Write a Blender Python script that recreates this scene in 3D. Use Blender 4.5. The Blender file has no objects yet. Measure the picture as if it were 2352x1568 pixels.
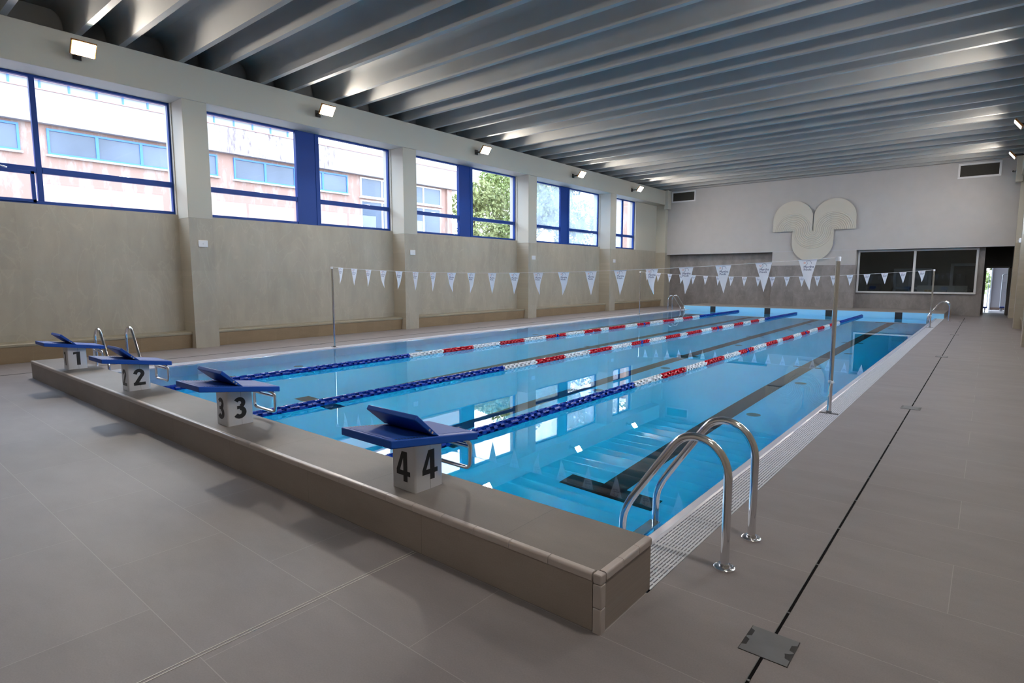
import bpy, math, random
from mathutils import Vector, Matrix
random.seed(7)
PI = math.pi
S = bpy.context.scene
COL = S.collection

# ------------------------------------------------------------------ camera
CAM_H = 1.607
cam_d = bpy.data.cameras.new('camera')
cam_d.sensor_width = 36.0
cam_d.lens = 36.0 * 1322.8 / 2352.0
cam_d.clip_start = 0.05; cam_d.clip_end = 500
cam = bpy.data.objects.new('camera', cam_d)
COL.objects.link(cam)
cam.location = (0, 0, CAM_H)
cam.rotation_euler = (math.radians(90 - 6.408), 0, math.radians(39.478))
S.camera = cam

# ------------------------------------------------------------------ view, render quality
S.view_settings.view_transform = 'Standard'
S.view_settings.look = 'None'
S.view_settings.exposure = 1.86
S.view_settings.gamma = 1.0
S.view_settings.use_curve_mapping = False
S.render.engine = 'CYCLES'
cy = S.cycles
cy.use_denoising = True
cy.max_bounces = 16; cy.diffuse_bounces = 8; cy.glossy_bounces = 5
cy.transmission_bounces = 10; cy.transparent_max_bounces = 16; cy.volume_bounces = 0
cy.caustics_reflective = False; cy.caustics_refractive = True
cy.sample_clamp_indirect = 40.0; cy.sample_clamp_direct = 0
cy.blur_glossy = 0.5
cy.use_adaptive_sampling = True; cy.adaptive_threshold = 0.02

# ------------------------------------------------------------------ world: bright hazy sky
SKY_STRENGTH = 2.5
W = bpy.data.worlds.new('sky'); S.world = W; W.use_nodes = True
nt = W.node_tree; nt.nodes.clear()
out = nt.nodes.new('ShaderNodeOutputWorld'); bg = nt.nodes.new('ShaderNodeBackground')
tc = nt.nodes.new('ShaderNodeTexCoord'); sp = nt.nodes.new('ShaderNodeSeparateXYZ'); cr = nt.nodes.new('ShaderNodeValToRGB')
nt.links.new(tc.outputs['Generated'], sp.inputs[0]); nt.links.new(sp.outputs['Z'], cr.inputs[0])
cr.color_ramp.elements[0].position = 0.0; cr.color_ramp.elements[0].color = (.79, .885, 1, 1)
cr.color_ramp.elements[1].position = 0.9; cr.color_ramp.elements[1].color = (.58, .74, 1, 1)
nt.links.new(cr.outputs[0], bg.inputs[0]); bg.inputs[1].default_value = SKY_STRENGTH
nt.links.new(bg.outputs[0], out.inputs[0])

# strength of the warm floodlights on the two long beams (each builder adds its own lit panel)
LAMP_STRENGTH = 200.0      # window-side lamps
LAMP_STRENGTH_R = 120.0    # door-side lamps, dimmer
LAMP_COLOUR = (1.0, .90, .79)

# ------------------------------------------------------------------ key planes of the hall (metres)
XW_L, XC_L, XG_L = -14.25, -13.70, -14.38      # left: tiled wall, pillar faces, window plane
XW_R, XC_R, XG_R = 1.22, 0.68, 1.36
YU, YL = 29.95, 30.40                          # far wall: plaster above, tiled wall below
Y_BACK = -6.6
Z_SILL, Z_BEAM0, Z_BEAM1, Z_SLAB = 3.0, 5.43, 6.17, 6.74
PX0, PX1, PY0, PY1 = -11.36, -1.54, 2.63, 27.65  # pool water rectangle
GX0, GX1 = -11.67, -1.235                        # outer edges of the overflow gratings
LZ = 0.28                                        # top of the starting ledge

# ================================================================== helpers
def MAT(name, col, rough=.5, metal=0, spec=.5, bump=None, var=None, emit=None, coat=0):
    m = bpy.data.materials.new(name); m.use_nodes = True
    n = m.node_tree; b = n.nodes['Principled BSDF']
    b.inputs['Base Color'].default_value = (*col, 1); b.inputs['Roughness'].default_value = rough
    b.inputs['Metallic'].default_value = metal; b.inputs['Specular IOR Level'].default_value = spec
    b.inputs['Coat Weight'].default_value = coat
    if emit:
        b.inputs['Emission Color'].default_value = (*emit[0], 1); b.inputs['Emission Strength'].default_value = emit[1]
    tcn = None
    if bump or var:
        tcn = n.nodes.new('ShaderNodeTexCoord')
    if var:   # (scale, amount)
        ns = n.nodes.new('ShaderNodeTexNoise'); ns.inputs['Scale'].default_value = var[0]; ns.inputs['Detail'].default_value = 5
        n.links.new(tcn.outputs['Object'], ns.inputs['Vector'])
        mr = n.nodes.new('ShaderNodeMapRange'); mr.inputs[1].default_value = .25; mr.inputs[2].default_value = .75
        mr.inputs[3].default_value = 1 - var[1]; mr.inputs[4].default_value = 1 + var[1]
        n.links.new(ns.outputs['Fac'], mr.inputs[0])
        mx = n.nodes.new('ShaderNodeVectorMath'); mx.operation = 'SCALE'
        mx.inputs[0].default_value = col; n.links.new(mr.outputs[0], mx.inputs['Scale'])
        n.links.new(mx.outputs[0], b.inputs['Base Color'])
    if bump:  # (scale, strength, distance)
        ns = n.nodes.new('ShaderNodeTexNoise'); ns.inputs['Scale'].default_value = bump[0]; ns.inputs['Detail'].default_value = 4
        n.links.new(tcn.outputs['Object'], ns.inputs['Vector'])
        bp = n.nodes.new('ShaderNodeBump'); bp.inputs['Strength'].default_value = bump[1]; bp.inputs['Distance'].default_value = bump[2]
        n.links.new(ns.outputs['Fac'], bp.inputs['Height']); n.links.new(bp.outputs[0], b.inputs['Normal'])
    return m

def TILE(name, col, axes, w, h, offs=(0, 0), stagger=.5, mortar=.004, mcol=None, rough=.45, veins=0, var=.07, freq=2, grain=((1, 2.2, 1), .5), cloud=.09):
    """large-format tiles with fine joints, laid out in metres; axes picks which object axes run along the tile's width and height"""
    m = bpy.data.materials.new(name); m.use_nodes = True
    n = m.node_tree; L = n.links; b = n.nodes['Principled BSDF']
    t = n.nodes.new('ShaderNodeTexCoord'); s = n.nodes.new('ShaderNodeSeparateXYZ'); c = n.nodes.new('ShaderNodeCombineXYZ')
    L.new(t.outputs['Object'], s.inputs[0])
    for k, a in enumerate(axes):
        ad = n.nodes.new('ShaderNodeMath'); ad.operation = 'ADD'; ad.inputs[1].default_value = offs[k]
        L.new(s.outputs[a], ad.inputs[0]); L.new(ad.outputs[0], c.inputs[k])
    br = n.nodes.new('ShaderNodeTexBrick')
    br.offset = stagger; br.offset_frequency = freq; br.squash = 1
    br.inputs['Scale'].default_value = 1; br.inputs['Brick Width'].default_value = w; br.inputs['Row Height'].default_value = h
    br.inputs['Mortar Size'].default_value = mortar / 2; br.inputs['Mortar Smooth'].default_value = .1; br.inputs['Bias'].default_value = 0
    v = var
    br.inputs['Color1'].default_value = (*[q * (1 - v) for q in col], 1); br.inputs['Color2'].default_value = (*[q * (1 + v) for q in col], 1)
    br.inputs['Mortar'].default_value = (*(mcol or [q * .62 for q in col]), 1)
    L.new(c.outputs[0], br.inputs['Vector'])
    ns = n.nodes.new('ShaderNodeTexNoise'); ns.inputs['Scale'].default_value = 1.6; ns.inputs['Detail'].default_value = 8; ns.inputs['Roughness'].default_value = .62
    mp = n.nodes.new('ShaderNodeMapping'); mp.inputs['Scale'].default_value = grain[0]; mp.inputs['Rotation'].default_value = (0, 0, grain[1])
    L.new(c.outputs[0], mp.inputs[0]); L.new(mp.outputs[0], ns.inputs['Vector'])
    mr = n.nodes.new('ShaderNodeMapRange'); mr.inputs[1].default_value = .3; mr.inputs[2].default_value = .7; mr.inputs[3].default_value = 1 - cloud; mr.inputs[4].default_value = 1 + cloud
    L.new(ns.outputs['Fac'], mr.inputs[0])
    fine = n.nodes.new('ShaderNodeTexNoise'); fine.inputs['Scale'].default_value = 140; fine.inputs['Detail'].default_value = 2
    L.new(c.outputs[0], fine.inputs['Vector'])
    mf = n.nodes.new('ShaderNodeMapRange'); mf.inputs[1].default_value = .3; mf.inputs[2].default_value = .7; mf.inputs[3].default_value = .95; mf.inputs[4].default_value = 1.05
    L.new(fine.outputs['Fac'], mf.inputs[0])
    mm = n.nodes.new('ShaderNodeMath'); mm.operation = 'MULTIPLY'; L.new(mr.outputs[0], mm.inputs[0]); L.new(mf.outputs[0], mm.inputs[1])
    mx = n.nodes.new('ShaderNodeVectorMath'); mx.operation = 'SCALE'
    L.new(br.outputs['Color'], mx.inputs[0]); L.new(mm.outputs[0], mx.inputs['Scale'])
    last = mx.outputs[0]
    if veins:
        vn = n.nodes.new('ShaderNodeTexNoise'); vn.inputs['Scale'].default_value = .9; vn.inputs['Detail'].default_value = 7; vn.inputs['Distortion'].default_value = 1.8
        L.new(mp.outputs[0], vn.inputs['Vector'])
        sb = n.nodes.new('ShaderNodeMath'); sb.operation = 'SUBTRACT'; sb.inputs[1].default_value = .5; L.new(vn.outputs['Fac'], sb.inputs[0])
        ab = n.nodes.new('ShaderNodeMath'); ab.operation = 'ABSOLUTE'; L.new(sb.outputs[0], ab.inputs[0])
        vr = n.nodes.new('ShaderNodeMapRange'); vr.inputs[1].default_value = 0; vr.inputs[2].default_value = .018; vr.inputs[3].default_value = veins; vr.inputs[4].default_value = 0
        L.new(ab.outputs[0], vr.inputs[0])
        mix = n.nodes.new('ShaderNodeMixRGB'); L.new(vr.outputs[0], mix.inputs[0]); L.new(last, mix.inputs[1]); mix.inputs[2].default_value = (*[min(1, q * 1.7) for q in col], 1)
        last = mix.outputs[0]
    L.new(last, b.inputs['Base Color'])
    b.inputs['Roughness'].default_value = rough; b.inputs['Specular IOR Level'].default_value = .38
    bp = n.nodes.new('ShaderNodeBump'); bp.inputs['Strength'].default_value = .25; bp.inputs['Distance'].default_value = .002; bp.invert = True
    L.new(br.outputs['Fac'], bp.inputs['Height']); L.new(bp.outputs[0], b.inputs['Normal'])
    return m

def GLASS(name, tint=(1, 1, 1), refl=1.0, haze=0.0, haze_col=(.8, .88, 1)):
    m = bpy.data.materials.new(name); m.use_nodes = True
    n = m.node_tree; L = n.links; n.nodes.clear()
    o = n.nodes.new('ShaderNodeOutputMaterial'); tr = n.nodes.new('ShaderNodeBsdfTransparent'); gl = n.nodes.new('ShaderNodeBsdfGlossy')
    gl.inputs['Roughness'].default_value = .0; tr.inputs[0].default_value = (*tint, 1)
    fr = n.nodes.new('ShaderNodeFresnel'); ge = n.nodes.new('ShaderNodeNewGeometry')   # same reflectance entering and leaving the thin pane
    ir = n.nodes.new('ShaderNodeMapRange'); ir.inputs[3].default_value = 1.5; ir.inputs[4].default_value = 1 / 1.5
    L.new(ge.outputs['Backfacing'], ir.inputs[0]); L.new(ir.outputs[0], fr.inputs[0])
    mu = n.nodes.new('ShaderNodeMath'); mu.operation = 'MULTIPLY'; mu.inputs[1].default_value = refl; L.new(fr.outputs[0], mu.inputs[0])
    mx = n.nodes.new('ShaderNodeMixShader'); L.new(mu.outputs[0], mx.inputs[0]); L.new(tr.outputs[0], mx.inputs[1]); L.new(gl.outputs[0], mx.inputs[2])
    last = mx.outputs[0]
    if haze:
        t = n.nodes.new('ShaderNodeTexCoord'); ns = n.nodes.new('ShaderNodeTexNoise'); ns.inputs['Scale'].default_value = 1.3; ns.inputs['Detail'].default_value = 7
        L.new(t.outputs['Object'], ns.inputs['Vector'])
        mr = n.nodes.new('ShaderNodeMapRange'); mr.inputs[1].default_value = .3; mr.inputs[2].default_value = .75; mr.inputs[3].default_value = haze * .3; mr.inputs[4].default_value = haze
        L.new(ns.outputs['Fac'], mr.inputs[0])
        tl = n.nodes.new('ShaderNodeBsdfTranslucent'); tl.inputs[0].default_value = (*haze_col, 1)
        m2 = n.nodes.new('ShaderNodeMixShader'); L.new(mr.outputs[0], m2.inputs[0]); L.new(last, m2.inputs[1]); L.new(tl.outputs[0], m2.inputs[2]); last = m2.outputs[0]
    L.new(last, o.inputs[0])
    return m

class MB:
    def __init__(s): s.v = []; s.f = []
    def add(s, vs, fs):
        k = len(s.v); s.v += [tuple(p) for p in vs]; s.f += [tuple(i + k for i in f) for f in fs]; return s
    def box(s, x0, x1, y0, y1, z0, z1):
        return s.add([(x0,y0,z0),(x1,y0,z0),(x1,y1,z0),(x0,y1,z0),(x0,y0,z1),(x1,y0,z1),(x1,y1,z1),(x0,y1,z1)],
                     [(0,3,2,1),(4,5,6,7),(0,1,5,4),(1,2,6,5),(2,3,7,6),(3,0,4,7)])
    def obox(s, M, sx, sy, sz):
        """box of full sizes sx, sy, sz centred on the origin of matrix M"""
        k = [M @ Vector((a*sx/2, b*sy/2, c*sz/2)) for c in (-1,1) for a, b in ((-1,-1),(1,-1),(1,1),(-1,1))]
        return s.add(k, [(0,3,2,1),(4,5,6,7),(0,1,5,4),(1,2,6,5),(2,3,7,6),(3,0,4,7)])
    def prism(s, pts, axis, a, b):
        """closed 2D outline pts extruded along axis from a to b; axis x: pts=(y,z); y: pts=(x,z); z: pts=(x,y)"""
        def P(p, t):
            return (t, p[0], p[1]) if axis == 'x' else (p[0], t, p[1]) if axis == 'y' else (p[0], p[1], t)
        n = len(pts); vs = [P(p, a) for p in pts] + [P(p, b) for p in pts]
        fs = [tuple(range(n)), tuple(range(2*n-1, n-1, -1))] + [(i, i+n, (i+1) % n + n, (i+1) % n) for i in range(n)]
        return s.add(vs, fs)
    def tube(s, pts, r, seg=12, cap=True, closed=False):
        pts = [Vector(p) for p in pts]; n = len(pts); rings = []
        t0 = (pts[1] - pts[0]).normalized()
        up = Vector((0, 0, 1)) if abs(t0.z) < .9 else Vector((1, 0, 0))
        nrm = (up - t0 * up.dot(t0)).normalized()
        for i in range(n):
            if closed: t = (pts[(i+1) % n] - pts[i-1]).normalized()
            else: t = (pts[min(i+1, n-1)] - pts[max(i-1, 0)]).normalized()
            nrm = (nrm - t * nrm.dot(t)).normalized(); bi = t.cross(nrm)
            rr = r[i] if isinstance(r, (list, tuple)) else r
            rings.append([pts[i] + (nrm * math.cos(2*PI*k/seg) + bi * math.sin(2*PI*k/seg)) * rr for k in range(seg)])
        vs = [p for rg in rings for p in rg]; fs = []
        m = n if closed else n - 1
        for i in range(m):
            j = (i+1) % n
            for k in range(seg):
                fs.append((i*seg+k, i*seg+(k+1) % seg, j*seg+(k+1) % seg, j*seg+k))
        if cap and not closed:
            fs.append(tuple(range(seg-1, -1, -1))); fs.append(tuple((n-1)*seg+k for k in range(seg)))
        return s.add(vs, fs)
    def lathe(s, prof, seg=24, c=(0, 0, 0), axis='z'):
        vs = []; fs = []
        for r, z in prof:
            for k in range(seg):
                a = 2*PI*k/seg; x, y = r*math.cos(a), r*math.sin(a)
                p = (x, y, z) if axis == 'z' else (x, z, y) if axis == 'y' else (z, x, y)
                vs.append((p[0]+c[0], p[1]+c[1], p[2]+c[2]))
        for i in range(len(prof)-1):
            for k in range(seg):
                fs.append((i*seg+k, i*seg+(k+1) % seg, (i+1)*seg+(k+1) % seg, (i+1)*seg+k))
        fs.append(tuple(range(seg-1, -1, -1))); fs.append(tuple((len(prof)-1)*seg+k for k in range(seg)))
        return s.add(vs, fs)
    def ringx(s, x0, x1, y0, y1, z0, z1, f, fb=None):
        """rectangular frame in the YZ plane, one closed ring; f = width of its members, fb = the bottom one"""
        fb = fb or f; O = [(y0,z0),(y1,z0),(y1,z1),(y0,z1)]; I = [(y0+f,z0+fb),(y1-f,z0+fb),(y1-f,z1-f),(y0+f,z1-f)]
        vs = [(x0,*p) for p in O] + [(x0,*p) for p in I] + [(x1,*p) for p in O] + [(x1,*p) for p in I]; fs = []
        for i in range(4):
            j = (i+1) % 4; fs += [(i,4+i,4+j,j),(8+i,8+j,12+j,12+i),(i,j,8+j,8+i),(4+i,12+i,12+j,4+j)]
        return s.add(vs, fs)
    def mesh(s, name, smooth=False, recalc=True):
        me = bpy.data.meshes.new(name); me.from_pydata(s.v, [], s.f); me.validate()
        if recalc:
            import bmesh
            bm = bmesh.new(); bm.from_mesh(me); bmesh.ops.recalc_face_normals(bm, faces=bm.faces); bm.to_mesh(me); bm.free()
        if smooth:
            me.polygons.foreach_set('use_smooth', [True]*len(me.polygons))
            try: me.set_sharp_from_angle(angle=math.radians(40))
            except Exception: pass
        return me
    def build(s, name, mat, parent=None, smooth=False, bevel=0, seg=2, recalc=True):
        o = bpy.data.objects.new(name, s.mesh(name, smooth or bevel > 0, recalc)); COL.objects.link(o)
        if isinstance(mat, (list, tuple)):
            for q in mat: o.data.materials.append(q)
        else: o.data.materials.append(mat)
        if parent: o.parent = parent
        if bevel:
            b = o.modifiers.new('edge', 'BEVEL'); b.width = bevel; b.segments = seg; b.limit_method = 'ANGLE'; b.angle_limit = math.radians(50)
        return o

def props(o, label=None, cat=None, group=None, kind=None):
    if label: o['label'] = label
    if cat: o['category'] = cat
    if group: o['group'] = group
    if kind: o['kind'] = kind
    return o
def thing(name, label, cat, loc=(0, 0, 0), rz=0, group=None, kind=None):
    o = bpy.data.objects.new(name, None); o.empty_display_size = .1; COL.objects.link(o)
    o.location = loc; o.rotation_euler = (0, 0, rz)
    return props(o, label, cat, group, kind)
def copy_tree(root, loc=None, parent=None):
    c = root.copy(); COL.objects.link(c); c.parent = parent
    if loc is not None: c.location = loc
    for ch in list(root.children): copy_tree(ch, None, c)
    return c
def struct(o, label=None, cat=None): return props(o, label, cat, None, 'structure')
def part_of(o, parent): o.parent = parent; return o
def copy_part(o, parent, loc=(0, 0, 0)):
    c = o.copy(); COL.objects.link(c); c.parent = parent; c.location = loc; return c
ORD = ['first','second','third','fourth','fifth','sixth','seventh','eighth','ninth','tenth','eleventh','twelfth','thirteenth','fourteenth','fifteenth','sixteenth','seventeenth','eighteenth','nineteenth','twentieth']

# ================================================================== materials
M_floor = TILE('floor_tile', (0.212, 0.194, 0.202), ('X', 'Y'), 1.2, .605, (1.24 + 12, -.92 + 6.05 + .605), .5, .004, (.29, .272, .27), .55, 0, .035)
M_ledge = TILE('ledge_tile', (0.2697, 0.2314, 0.2088), ('X', 'Z'), 1.2, 3.0, (1.24 + 12, 1), 0, .003, None, .5, 0, .03)
M_ledge_top = TILE('ledge_top_tile', (0.174, 0.1549, 0.1427), ('X', 'Y'), 1.2, 3.0, (1.84 + 12, 0), 0, .003, None, .55, 0, .03)
M_wallL = TILE('beige_wall_tile', (0.385, 0.352, 0.288), ('Y', 'Z'), .607, 1.235, (-2.585 + 12.14, -.505 + 1.235), 0, .003, (.40, .37, .31), .42, .12, .05, 2, ((1.6, .6, 1), .25))
M_wallF = TILE('grey_marble_tile', (0.215, 0.2, 0.2), ('X', 'Z'), 1.2, 1.235, (14.4, 0.33), 0, .003, (.17, .155, .14), .35, .2, .10, 2, ((1.5, .8, 1), .75), .22)
M_wallX = TILE('beige_wall_tile_side', (0.375, 0.347, 0.292), ('X', 'Z'), 2.4, 1.235, (14.4, -.505 + 1.235), 0, .003, (.40, .37, .31), .42, .16, .03)
M_bench = TILE('bench_tile', (0.2958, 0.2175, 0.1348), ('Y', 'Z'), .607, 2.0, (-2.585 + 12.14, .5), 0, .003, (.36, .30, .2), .4, .08, .06)
M_benchtop = MAT('bench_top', (0.2784, 0.2523, 0.187), .35, bump=(30, .08, .003), var=(3, .06))
M_paint = MAT('wall_paint', (0.49, 0.475, 0.41), .6, bump=(60, .08, .002))
M_paintF = MAT('far_wall_plaster', (0.405, 0.395, 0.395), .7, bump=(14, .25, .006), var=(2.2, .035))
M_ceil = MAT('ceiling_concrete', (0.355, 0.355, 0.34), .8, 0, .2, bump=(9, .3, .008), var=(1.1, .06))
M_dark = MAT('dark_recess', (.06, .06, .055), .8)
M_gap = MAT('slot_shadow_gap', (.004, .004, .005), .9, 0, .1)
M_trim = MAT('trim_tile', (0.4089, 0.3654, 0.348), .35, var=(4, .04))
M_grout = MAT('grout', (.12, .11, .10), .8)
M_liner = MAT('pool_liner', (0.3, 0.69, 0.98), .38, var=(.6, .03))
M_black = MAT('lane_black', (.012, .014, .018), .45)
M_white = MAT('white_plastic', (0.6786, 0.696, 0.7308), .28)
M_grate = MAT('grate_white', (0.522, 0.5394, 0.5916), .4); M_rim = MAT('rim_white', (0.4524, 0.4698, 0.5481), .25)
M_steel = MAT('polished_steel', (.80, .80, .82), .11, 1, bump=(60, .02, .001))
M_brushed = MAT('brushed_steel', (.80, .80, .83), .17, 1, bump=(5, .06, .004))
M_pedestal = MAT('pedestal_steel', (.66, .67, .70), .34, .6, bump=(3, .05, .006))
M_galv = MAT('galvanised_plate', (.135, .142, .155), .5, .2, var=(9, .12))
M_blue = MAT('blue_plastic', (0.007, 0.0653, 0.3654), .42, 0, .3, bump=(220, .12, .002))
M_bluetop = MAT('blue_grip_top', (.007, .062, .34), .5, bump=(420, .5, .003))
M_frame = MAT('blue_window_frame', (.006, .045, .25), .42, 0, .25, bump=(4, .05, .002))
M_numeral = MAT('numeral_black', (.012, .013, .015), .4)
M_rblue = MAT('float_blue', (0.0052, 0.0435, 0.3654), .25)
M_rred = MAT('float_red', (0.5394, 0.0104, 0.0261), .25)
M_rwhite = MAT('float_white', (0.7134, 0.7308, 0.7569), .25)
M_cable = MAT('steel_cable', (.4, .4, .42), .3, 1)
M_flag = MAT('pennant_cloth', (0.8, 0.83, 0.92), .45)
nf = M_flag.node_tree; tlf = nf.nodes.new('ShaderNodeBsdfTranslucent'); tlf.inputs[0].default_value = (.80, .84, .93, 1)   # thin film lets light through
mxf = nf.nodes.new('ShaderNodeMixShader'); mxf.inputs[0].default_value = .5
nf.links.new(nf.nodes['Principled BSDF'].outputs[0], mxf.inputs[1]); nf.links.new(tlf.outputs[0], mxf.inputs[2]); nf.links.new(mxf.outputs[0], nf.nodes['Material Output'].inputs[0])
M_navy = MAT('print_navy', (.02, .04, .16), .6)
M_orange = MAT('print_orange', (.75, .2, .12), .6)
M_art = MAT('relief_plaster', (0.4872, 0.4655, 0.4133), .6)
M_line = MAT('white_cord', (.85, .86, .88), .6)
M_whitepaint = MAT('white_frame', (0.609, 0.6177, 0.6351), .4)
M_vent = MAT('vent_dark', (.05, .048, .042), .6)
M_lampbody = MAT('lamp_body', (.30, .13, .03), .4)
M_black2 = MAT('black_metal', (.02, .02, .02), .4)
M_lamp = MAT('lamp_panel', (.9, .9, .85), .3, emit=(LAMP_COLOUR, LAMP_STRENGTH))
M_lamp_r = MAT('lamp_panel_dim', (.9, .9, .85), .3, emit=(LAMP_COLOUR, LAMP_STRENGTH_R))
M_glass = GLASS('window_glass')
M_glass_d = GLASS('window_glass_dusty', (.95, .97, 1), 1.0, .55, (.50, .58, .66))
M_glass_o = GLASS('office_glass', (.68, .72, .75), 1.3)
M_door = MAT('grey_door_frame', (.10, .09, .085), .5)

# water: clear, refracting, with the faint ripple of a still pool
M_water = bpy.data.materials.new('water'); M_water.use_nodes = True
n = M_water.node_tree; n.nodes.clear(); o_ = n.nodes.new('ShaderNodeOutputMaterial')
gl = n.nodes.new('ShaderNodeBsdfGlass'); gl.inputs['IOR'].default_value = 1.333; gl.inputs['Roughness'].default_value = 0; gl.inputs[0].default_value = (1, 1, 1, 1)
ab = n.nodes.new('ShaderNodeVolumeAbsorption'); ab.inputs[0].default_value = (.0, .92, .997, 1); ab.inputs[1].default_value = .90
t_ = n.nodes.new('ShaderNodeTexCoord'); w_ = n.nodes.new('ShaderNodeTexNoise'); w_.inputs['Scale'].default_value = 1.1; w_.inputs['Detail'].default_value = 2
b_ = n.nodes.new('ShaderNodeBump'); b_.inputs['Strength'].default_value = .03; b_.inputs['Distance'].default_value = .012
n.links.new(t_.outputs['Object'], w_.inputs['Vector']); n.links.new(w_.outputs['Fac'], b_.inputs['Height']); n.links.new(b_.outputs[0], gl.inputs['Normal'])
n.links.new(gl.outputs[0], o_.inputs['Surface']); n.links.new(ab.outputs[0], o_.inputs['Volume'])

# ================================================================== the shell of the hall
m = MB()
FX0, FX1, FY1 = XG_L - .25, XG_R + .25, 33.5
m.box(FX0, GX0, Y_BACK, FY1, -.2, 0); m.box(GX1, FX1, Y_BACK, FY1, -.2, 0)
m.box(GX0, GX1, Y_BACK, PY0 - .04, -.2, 0); m.box(GX0, GX1, PY1 + .04, FY1, -.2, 0)
floor = struct(m.build('floor', M_floor))

PIL = [(-6.75, -6.22), (-.67, -.15), (5.43, 5.95), (11.53, 12.05), (17.62, 18.14), (23.79, 24.33)]
BAYS = [(-.15, 5.43, 1), (5.95, 11.53, 2), (12.05, 17.62, 3), (18.14, 23.79, 4), (24.33, 29.7, 5)]
BAYS_ALL = [(-6.22, -.67, 0)] + BAYS

def side_wall(side):
    s = 1 if side == 'left' else -1
    xw, xc, xg = (XW_L, XC_L, XG_L) if s == 1 else (XW_R, XC_R, XG_R)
    xo = xg - .22 * s
    lo, hi = (lambda a, b: (min(a, b), max(a, b)))(xo, xw)
    wall = MB(); wall.box(lo, hi, Y_BACK, FY1, 0, Z_SILL)
    w = struct(wall.build('wall_' + side, M_wallL))
    # solid pier of plaster right of the last window
    a = MB(); a.box(lo, hi, 27.32, 33.5, Z_SILL, Z_BEAM0)
    for y0, y1 in PIL: a.box(lo, hi, y0 - .02, y1 + .02, Z_SILL, Z_BEAM0)
    a.box(lo, hi, Y_BACK - .3, -6.7, Z_SILL, Z_BEAM0)
    struct(a.build('wall_%s_upper' % side, M_paint))
    b = MB(); l2, h2 = (min(xo, xc + .02 * s), max(xo, xc + .02 * s)); b.box(l2, h2, Y_BACK, YU + .5, Z_BEAM0, Z_BEAM1)
    struct(b.build('beam_' + side, M_paint, bevel=.012))
    c = MB(); c.box(lo, (xw - .1 if s == 1 else hi), Y_BACK, FY1, Z_BEAM1, Z_SLAB + .3) if s == 1 else c.box(xw + .1, hi, Y_BACK, FY1, Z_BEAM1, Z_SLAB + .3)
    struct(c.build('wall_%s_infill' % side, M_ceil))
    return w
wl = side_wall('left'); wr = side_wall('right')

pl_words = ['behind the pool corner next to the near ladder', 'behind the near pennant post', 'between the third and fourth windows', 'between the fourth and fifth windows']
def pillar(side, y0, y1, i):
    s = 1 if side == 'left' else -1
    xw, xc = (XW_L, XC_L) if s == 1 else (XW_R, XC_R)
    a, b = min(xw, xc), max(xw, xc)
    root = thing('pillar', None, None, (0, 0, 0)); struct(root)
    t = MB(); t.box(a, b, y0, y1, 0, 2.9); tm = t.build('tiled_base', M_wallL, root)
    u = MB(); u.box(a - .12 if s == 1 else a, b if s == 1 else b + .12, y0, y1, 2.9, Z_BEAM0); u.build('plaster_shaft', M_paint, root, bevel=.008)
    return root
for i, (y0, y1) in enumerate(PIL):
    for side in ('left', 'right'): pillar(side, y0, y1, i)
for side in ('left', 'right'):   # last pier at the far corner, deeper than the rest
    pillar(side, 29.7, 30.6, 9)

# bracket blocks where the beams meet the far wall
for sx, name in ((1, 'left'), (-1, 'right')):
    m = MB(); xc = XC_L if sx == 1 else XC_R
    m.box(min(xc - .05*sx, xc + .17*sx), max(xc - .05*sx, xc + .17*sx), YU - .42, YU + .02, 5.2, Z_BEAM1 + .02)
    struct(m.build('beam_bracket', M_paint, bevel=.01))

# --- far wall: plaster above, marble tiles below, recesses left and right of the middle bay
m = MB()
m.box(-13.9, 1.4, YU, YU + .45, 2.80, Z_SLAB + .3)
m.box(-8.235, -4.68, YU, YU + .45, 2.15, 2.80)
wf = struct(m.build('wall_far', M_paintF))
t = MB()
t.box(-8.235, -4.68, YU, YL, 0, 2.15)
t.box(-14.4, -4.68, YL, YL + .2, 0, 2.9)
t.box(-4.68, -.19, YL, YL + .2, 0, .885)
t.box(-.385, -.19, YL, YL + .2, .885, 2.85)
part_of(t.build('marble_tiling', M_wallF), wf)
t = MB(); t.box(-13.9, 1.4, YU - .004, YU + .01, 2.795, 2.83); t.box(-8.235, -4.68, YU - .004, YU + .01, 2.145, 2.17)
part_of(t.build('plaster_stop_bead', MAT('stop_bead', (.42, .42, .45), .5)), wf)
m = MB(); m.box(-14.7, 1.7, Y_BACK - .3, Y_BACK, 0, Z_SLAB + .3); struct(m.build('wall_back', M_paint))

# --- ceiling: slab with tapered concrete ribs running across the hall
m = MB(); m.box(-14.8, 1.8, Y_BACK - .3, 33.5, Z_SLAB, Z_SLAB + .3)
ceil = struct(m.build('ceiling', M_ceil))
ribs = []
k = 0
ys = []
y = 2.56 - 1.81 * 5
while y < YU + .3:
    ys += [y, y + 1.09]; y += 1.81
ys = [q for q in ys if Y_BACK < q < YU + .2]
RIB = [(-.055, 0), (.055, 0), (.085, .36), (.115, .46), (.19, .53), (.30, .575), (-.30, .575), (-.19, .53), (-.115, .46), (-.085, .36)]
proto = None
for q in ys:
    if proto is None:
        m = MB(); m.prism(RIB, 'x', -14.3, 1.3)
        proto = m.build('rib', M_ceil, ceil, smooth=True); proto.location = (0, q, Z_BEAM1)
    else: copy_part(proto, ceil, (0, q, Z_BEAM1))

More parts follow.
